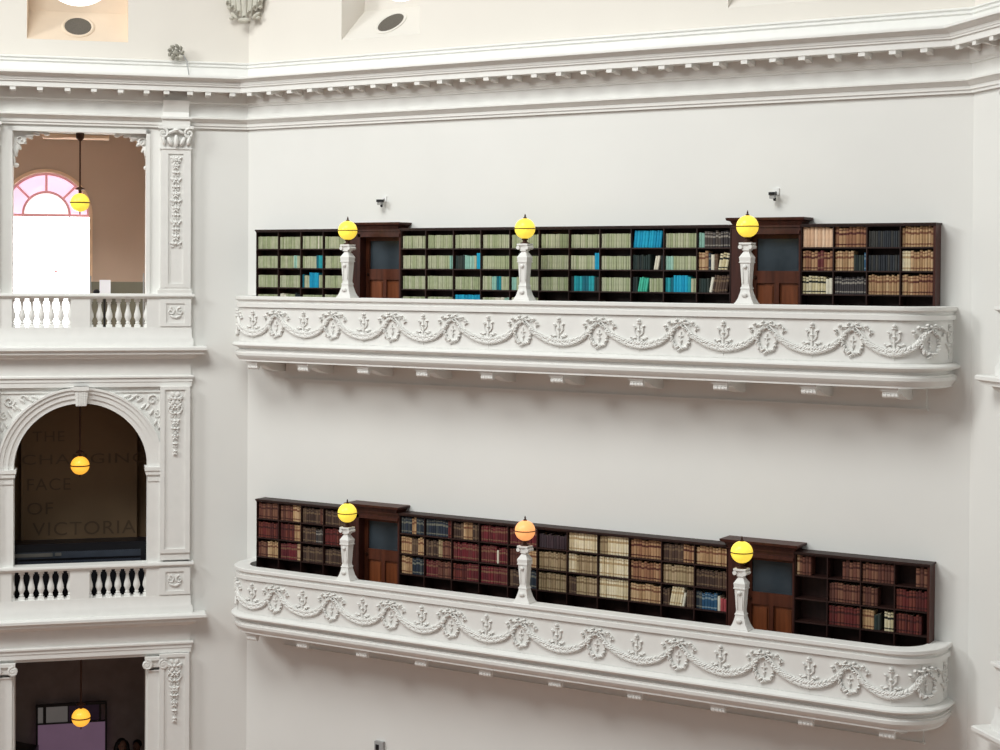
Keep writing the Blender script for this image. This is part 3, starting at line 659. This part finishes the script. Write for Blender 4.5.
for z, q in ((-.475, 'upper'), (-5.715, 'lower')):
    for u, p, side in ((3.12, 'left', 'beside the left wooden door'), (6.92, 'middle', 'before the long bookcase'), (11.05, 'right', 'in front of the right wooden door')):
        mid = q == 'lower' and p == 'middle'
        if q == 'lower': u += {'left': .02, 'middle': .04, 'right': -.05}[p]
        rail_lamp(u, z, ORA if mid else YEL, '%s globe lamp on white pedestal, %s of the three on the %s balcony' % ('orange' if mid else 'yellow', p, q))
# ================================================================== DOORS
dn = [0]
def door(x0, x1, zf, top, cl, cr):
    dn[0] += 1; r = empty('door_%d' % dn[0], 'B', (x0+x1)/2, 0, zf, kind='structure'); hw = (x1-x0)/2; h = top-zf; xm = (x0+x1)/2
    lw_ = .36; o0, o1 = -hw+.30, hw-.03; ht = h-.27
    b = MB(); b.box(-hw, o0, -.30, 0, 0, h-.12); b.box(o1, hw, -.30, 0, 0, h-.12); b.box(o0, o1, -.30, 0, ht, h-.12)
    b.box(o0-.06, o0, -.33, -.30, 0, ht+.06); b.box(o0-.06, o1+.02, -.33, -.30, ht, ht+.06)
    b.box(-hw, hw, -.32, -.30, h-.16, h-.12); b.build('door_surround', WOOD, r)
    b = MB(); pth = [(cl-xm+.12, .0), (cl-xm+.12, -.30), (cr-xm-.12, -.30), (cr-xm-.12, .0)]
    b.sweep(pth, [(-.04, -.13), (.02, -.13), (.04, -.10), (.06, -.06), (.11, -.045), (.12, -.02), (.12, 0), (-.04, 0)]); b.box(cl-xm+.13, cr-xm-.13, -.29, 0, -.12, -.001); b.build('door_cornice', WOOD, r, T=lambda p: (p[0], p[1], p[2]+h))
    b = MB(); gz0, gz1 = ht-.07-.53, ht-.07; gw0, gw1 = o0+.08, o1-.04
    for (a, c, e, f) in ((o0, gw0, 0, ht), (gw1, o1, 0, ht), (gw0, gw1, gz1, ht), (gw0, gw1, gz0-.20, gz0), (gw0, gw1, 0, .15), ((o0+o1)/2-.04, (o0+o1)/2+.04, .15, gz0-.20)): b.box(a, c, -.14, -.08, e, f)
    lf_ = b.build('door_leaf', WOODM, r)
    b = MB(); b.box(gw0, gw1, -.10, -.095, gz0, gz1); b.box(gw0+.05, gw1-.05, -.105, -.10, gz0+.05, gz1-.05); b.build('glass_pane', GLASSD, lf_)
    for a, c in ((gw0, (o0+o1)/2-.04), ((o0+o1)/2+.04, gw1)):
        b = MB(); b.box(a, c, -.10, -.08, .15, gz0-.20); b.frust((a+c)/2, 0, 0, 1, 0.001, .001, .001, .001); b.box(a+.04, c-.04, -.115, -.10, .2, gz0-.25); b.build('wood_panel', WOODP, lf_)
    b = MB(); b.lathe([(.02, 0), (.03, .02), (.02, .04)], seg=10); b.build('door_knob', METAL, lf_, T=lambda p: (o0+.06+p[0], -.14-p[2], gz0-.1+p[1]))
door(2.69, 3.89, -1.48, .93, 2.72, 3.94); door(10.52, 11.72, -1.48, .93, 10.46, 11.82)
door(2.69, 3.89, -6.76, -4.37, 2.70, 3.94); door(10.48, 11.66, -6.76, -4.37, 10.40, 11.76)
# ================================================================== BOOKCASES
XL = [.45, 1.0, 1.55, 2.09, 2.66]; XM = [3.90, 4.455, 5.055, 5.645, 6.255, 6.855, 7.46, 8.065, 8.67, 9.285, 9.895, 10.50]; XLL = [x+.035 for x in XL]
XR_ = [11.73, 12.27, 12.82, 13.36, 13.89]; XRL = [11.67, 12.22, 12.77, 13.32, 13.85]
PITCH = .375; CD = .30
def bookcase(xs, top, z0, label, endR=0):
    r = empty('bookcase', 'B', (xs[0]+xs[-1])/2, 0, z0, label, 'bookcase'); xm = (xs[0]+xs[-1])/2; H = top-z0
    a, c = xs[0]-xm, xs[-1]-xm
    b = MB(); b.box(a, c, -.02, 0, .1, H-.03); b.build('back_panel', WOODD, r)
    b = MB(); b.box(a-.02, c+.02+endR, -CD-.02, 0, H-.03, H); b.box(a-.01, c+.01+endR, -CD-.005, -CD+.02, H-.05, H-.03); b.build('top_board', WOODD, r)
    b = MB(); b.box(a, c, -CD+.02, 0, 0, .1); b.build('base_plinth', WOODD, r)
    for i, x in enumerate(xs):
        w0 = .017; b = MB(); e = endR if i == len(xs)-1 else 0
        b.box(x-xm-(w0 if i else 0)*.5, x-xm+w0*.5+e, -CD, -.02, .0, H-.03); b.build('side_panel' if i in (0, len(xs)-1) else 'divider', WOOD if e else WOODD, r)
    k = 1
    while H-k*PITCH > .1:
        for i in range(len(xs)-1):
            b = MB(); b.box(xs[i]-xm+.011, xs[i+1]-xm-.011, -CD+.005, -.02, H-k*PITCH-.022, H-k*PITCH); b.build('shelf', WOODD, r)
        k += 1
bookcase(XL, .82, -1.48, 'dark wooden bookcase of green journals, left end of the upper balcony')
bookcase(XM, .82, -1.48, 'long dark wooden bookcase of green journals between the upper doors')
bookcase(XR_, .82, -1.48, 'dark wooden bookcase of tan leather books, right end of the upper balcony', .02)
bookcase(XLL, -4.48, -6.76, 'dark wooden bookcase of brown and red books, left end of the lower balcony')
bookcase(XM, -4.48, -6.76, 'long dark wooden bookcase of leather books between the lower doors')
bookcase(XRL, -4.48, -6.76, 'half-empty dark wooden bookcase, right end of the lower balcony', .02)
# ------------------------------------------------------------------ books: key -> (colour words, base colours, band colour, height, thickness)
BK = {
 'G': ('sage green', [(168, 172, 142), (160, 166, 132), (176, 178, 150), (150, 158, 122)], None, .238),
 'P': ('pale aqua', [(150, 188, 172), (136, 178, 164)], None, .245),
 'T': ('teal', [(20, 128, 140), (36, 150, 160), (18, 96, 112)], None, .25),
 't': ('turquoise', [(70, 178, 150), (60, 165, 140)], None, .245),
 'B': ('bright blue', [(14, 142, 180), (24, 156, 190)], None, .29),
 'K': ('dark green', [(38, 52, 50), (30, 40, 42), (48, 56, 52)], None, .25),
 'k': ('charcoal', [(52, 56, 60), (60, 60, 58), (44, 48, 54)], None, .25),
 'S': ('dark white-banded', [(60, 56, 58), (74, 66, 62)], (140, 134, 126), .265),
 'W': ('off-white', [(222, 216, 200), (210, 204, 186)], None, .25),
 'w': ('pale pinkish tan', [(216, 182, 152), (204, 168, 138), (222, 192, 164)], None, .315),
 'M': ('red-labelled tan', [(156, 118, 86), (140, 100, 74), (170, 134, 100)], (84, 42, 36), .31),
 'O': ('light tan', [(178, 146, 108), (158, 126, 92), (188, 158, 122)], (118, 76, 56), .31),
 'A': ('reddish brown', [(106, 66, 54), (90, 56, 47), (122, 84, 66)], (70, 38, 32), .30),
 'R': ('dark red', [(98, 40, 38), (82, 36, 34), (110, 56, 46)], (60, 28, 26), .30),
 'C': ('crimson', [(106, 36, 44), (88, 32, 38), (98, 46, 46)], (120, 86, 66), .30),
 'N': ('dark brown', [(74, 56, 48), (64, 48, 42), (92, 72, 58)], (110, 90, 70), .29),
 'D': ('navy', [(44, 52, 66), (36, 44, 56), (60, 66, 70)], (110, 110, 100), .30),
 'U': ('blue', [(34, 72, 104), (44, 82, 112)], (120, 140, 150), .27),
 'd': ('dark plum', [(56, 46, 52), (64, 50, 56)], None, .25),
 'V': ('cream vellum', [(214, 200, 168), (202, 186, 152), (222, 210, 182)], (176, 150, 112), .32),
 'E': ('drab buff', [(160, 142, 110), (148, 128, 98), (170, 150, 120)], (120, 98, 72), .31),
 'Z': ('black-labelled cream', [(206, 196, 164), (190, 178, 140)], (30, 34, 34), .29),
 'J': ('pink', [(172, 84, 84), (158, 70, 74)], None, .21),
}
UL = ['G14|G13|G9 W1 G3|G13', 'G14|G9 P2 G3|G7 T4|G13', 'G14|G14|T1 G3 B5 G3|G13', 'G14|W3 G4 K3|G12|G12']
UM = ['G12|G12|G12|G12|G12|G12|G12|G12|B10l|G12|P2 S10',
      'G12|G10 P2|K4 P4 G1 B2|G12|G12|G12|G9 B2|G12|K8 x12 W1l W1l K1|P3 G8|O3 D1 W1 N1 Z3l',
      'G12|G12|G12|G4 P2 T2 G4|P2 G10|G12|K1 T7 K2|G12|K2 t4l G6|T3 B5 T1 G2|K4 W1l N6l',
      'G12|G12|B8|G4 W3 P2|G12|x99|x99|x99|x99|x99|x99']
UR = ['w8|M9|k14|O11', 'M5 C2 M3|O7 K4 U1|k13|V3 O8', 'Z8 W2|S14|O11|O4 M7']
LL = ['A9|A5 O4|N9 A2|N12', 'R11|R6 O3|N6 S4|R12', 'A4 O5|C8 O2|N12|N9 R3']
LM = ['D5 O2 D4|D9 R2|N4 O4 N3|C11|C10|d11|V11|E3 V8|M11|N7 M4|O10',
      'O5 N3 O3|N5 E2 A4|C12|C7 W1 C4|A5 O5|E12|V3 E8|V12|M11|E11|N12',
      'O5 D6|C5 A6|R6 C6|C11|N4 D5|E12|N3 E8|V12|O11|N3 V5l W1l N3|D2 U5 W1 J2 x4']
LR = ['O1 A4 x52|x42 A5|A10|x62 A3', 'x99|A11|A5 x52|R10', 'x99|R10|O4 K2 x12 Z3|R9 x18']
ORD = ['zero', 'first', 'second', 'third', 'fourth', 'fifth', 'sixth', 'seventh', 'eighth', 'ninth', 'tenth', 'eleventh', 'twelfth', 'thirteenth', 'fourteenth', 'fifteenth', 'sixteenth']
ROW = ['top', 'second', 'third', 'fourth']
bmats = {}; mlist = []
def bm_(key, i):
    k = (key, i)
    if k not in bmats:
        c = BK[key][1][i] if i >= 0 else BK[key][2]
        bmats[k] = mat('cloth_%s_%d' % (BK[key][0].replace(' ', '_').replace('-', '_'), i+1), lin(*c), .65, .12, 14); mlist.append(bmats[k])
    return bmats[k]
PAGES = mat('book_pages', lin(196, 184, 156), .8, .08, 40)
def book_geo(mb, w_, h, dep, slots, lean, X0, Y0, Z0):
    # slots: cover, band, pages; spine faces -y
    ca, sa = math.cos(lean), math.sin(lean)
    def T(p): return (X0+p[0]*ca+p[2]*sa, Y0+p[1], Z0-p[0]*sa+p[2]*ca)
    g = w_*.10; rs = min(.012, w_*.3)
    zs = [0, .10, .17, .62, .74, .86, .90, 1]; bands = (1, 3, 5) if slots[1] is not None else ()
    for i in range(len(zs)-1):
        z0, z1 = zs[i]*h, zs[i+1]*h; vs = []
        for z in (z0, z1):
            for x, y in ((0, rs), (w_*.2, .003), (w_*.5, 0), (w_*.8, .003), (w_, rs)): vs.append(T((x, y, z)))
        mb.add(vs, [(k, k+1, k+6, k+5) for k in range(4)], slots[1] if i in bands else slots[0], True)
    for x0, x1 in ((0, g), (w_-g, w_)):
        vs = [T((x, y, z)) for z in (0, h) for y in (rs, dep) for x in (x0, x1)]
        mb.add(vs, [(0, 2, 3, 1), (4, 5, 7, 6), (2, 6, 7, 3), (0, 4, 6, 2), (1, 3, 7, 5)], slots[0])
    vs = [T((x, y, z)) for z in (.006, h-.006) for y in (rs, dep-.006) for x in (g, w_-g)]
    mb.add(vs, [(0, 2, 3, 1), (4, 5, 7, 6), (2, 6, 7, 3)], slots[2])
    vs = [T(p) for p in ((0, rs, h), (w_*.2, .003, h), (w_*.5, 0, h), (w_*.8, .003, h), (w_, rs, h))]
    mb.add(vs, [(0, 1, 2, 3, 4)], slots[0])
books = []
def layout(xs, rows, top, caseid):
    rn = random.Random({'UL': 3, 'UM': 14, 'UR': 15, 'LL': 92, 'LM': 65, 'LR': 35}[caseid])
    for ri, row in enumerate(rows):
        zs = top-PITCH*(ri+1)+.001
        for ci, spec in enumerate(row.split('|')):
            x0, x1 = xs[ci]+.014, xs[ci+1]-.014; Wd = x1-x0; toks = spec.split()
            gaps = sum(int(t[1:].rstrip('l')) for t in toks if t[0] == 'x')/100*Wd
            n = sum(int(t[1:].rstrip('l')) for t in toks if t[0] != 'x')
            if n == 0: continue
            nl = sum(1 for t in toks if t.endswith('l'))
            avail = Wd-gaps-.055*min(nl, 1)-.004; ws = [rn.uniform(.85, 1.15) for _ in range(n)]; k = avail/sum(ws); ws = [a*k for a in ws]
            x = x0+.002; i = 0; full_lean = spec.endswith('l') and len(toks) == 1; started = False
            for t in toks:
                ln = t.endswith('l'); cnt = int(t[1:].rstrip('l'))
                if t[0] == 'x': x += cnt/100*Wd; continue
                if not ln and started: x += .05
                started = ln
                key = t[0]; hh = BK[key][3]*rn.uniform(.96, 1.03)
                for q in range(cnt):
                    h = min(.345, hh*(rn.uniform(.985, 1.01) if key in 'GBTkV' else rn.uniform(.93, 1.05)))
                    lean = 0
                    if ln:
                        lean = .17
                        if caseid == 'UM' and key == 'B': lean = .10
                    books.append(dict(case=caseid, row=ri, col=ci, i=i+1, x=x, z=zs+(math.sin(lean)*ws[i] if lean else 0), w=ws[i]*.97, h=h, lean=lean, key=key, c=rn.randrange(len(BK[key][1])), dep=rn.uniform(.20, .23), ncol=len(xs)-1, d=CD-.035-rn.uniform(0, .015)))
                    x += ws[i]; i += 1
layout(XL, UL, .82, 'UL'); layout(XM, UM, .82, 'UM'); layout(XR_, UR, .82, 'UR'); layout(XLL, LL, -4.48, 'LL'); layout(XM, LM, -4.48, 'LM'); layout(XRL, LR, -4.48, 'LR')
def where(b):
    lvl = 'upper' if b['case'][0] == 'U' else 'lower'; k = b['case'][1]; n = b['ncol']; c = b['col']
    if k == 'L': return '%s bay left of %s left door' % (ORD[n-c], lvl)
    if k == 'R': return '%s bay right of %s right door' % (ORD[c+1], lvl)
    if c < 6: return '%s bay right of %s left door' % (ORD[c+1], lvl)
    return '%s bay left of %s right door' % (ORD[n-c], lvl)
def emit_books(sel, nm, kindword, restlabel, limit=300):
    def dist(b): return math.hypot(b['x']-CX, CY)**2+b['z']**2
    size = sorted(sel, key=lambda b: -(b['w']*b['h']/dist(b))*(.5 if b['row'] == 3 else 1))
    vis = set(id(b) for b in size[:limit])
    for b in sel:
        if id(b) not in vis: continue
        m = MB(); band = BK[b['key']][2]
        ms = [bm_(b['key'], b['c']), bm_(b['key'], -1) if band else None, PAGES]; mm = [x for x in ms if x]
        book_geo(m, b['w'], b['h'], b['dep'], (0, 1 if band else None, len(mm)-1), b['lean'], 0, 0, 0)
        o = m.build(nm, mm, loc=(b['x'], -b['d'], b['z']), fix=False)
        wh = where(b)
        tag(o, '%s %s %s from left, %s row, %s' % (BK[b['key']][0], kindword, ORD[b['i']], ROW[b['row']], wh), 'book', '%s in the %s row, %s' % (kindword+'s', ROW[b['row']], wh))
    m = MB(); mm = [PAGES]; idx = {}
    for b in sel:
        if id(b) in vis: continue
        def sl(i):
            q = bm_(b['key'], i)
            if q.name not in idx: idx[q.name] = len(mm); mm.append(q)
            return idx[q.name]
        book_geo(m, b['w'], b['h'], b['dep'], (sl(b['c']), sl(-1) if BK[b['key']][2] else None, 0), b['lean'], b['x'], -b['d'], b['z'])
    if m.v: tag(m.build(nm+'_rows', mm, fix=False), restlabel, 'books', None, 'stuff')
emit_books([b for b in books if b['case'] in ('UL', 'UM')], 'bound_journal', 'journal', 'rows of green and blue journals filling the remaining shelves of the upper balcony')
emit_books([b for b in books if b['case'] not in ('UL', 'UM')], 'leather_book', 'book', 'rows of brown, red and cream leather books filling the remaining lower balcony shelves')
# ================================================================== SMALL WALL FITTINGS
def seccam(x, z, label):
    r = empty('security_camera', 'B', x, 0, z, label, 'camera', 'security cameras on the back wall'); r.scale = (.75, .75, .8)
    b = MB(); b.box(-.07, .07, -.03, 0, .0, .14); b.build('wall_plate', WHITE, r)
    b = MB(); b.tube([(0, -.02, .07), (0, -.12, .02), (.03, -.16, -.04)], .018, 8); b.build('arm', CAMG, r)
    b = MB(); b.box(-.08, .06, -.26, -.12, -.01, .05); b.build('housing', CAMD, r)
    b = MB(); b.box(-.07, .05, -.24, -.13, -.08, -.01); b.blob((.04, -.2, -.10), (.035, .035, .035), mi=1); b.build('lens_body', [CAMG, CAMD], r)
seccam(3.32, 1.33, 'small black and grey security camera on the wall above the upper left door')
seccam(11.18, 1.31, 'small black and grey security camera on the wall above the upper right door')
r = empty('wall_sensor', 'B', 3.28, 0, -9.05, 'small white sensor box with black face, on the wall below the lower balcony', 'sensor')
b = MB(); b.box(-.09, .11, -.07, 0, -.12, .14); b.build('sensor_box', CAMG, r)
b = MB(); b.box(-.055, .015, -.085, -.07, -.02, .08); b.build('sensor_face', CAMD, r)
b = MB(); b.tube([(.02, -.03, -.12), (.02, -.05, -.16)], .02, 8); b.build('conduit', CAMG, r)
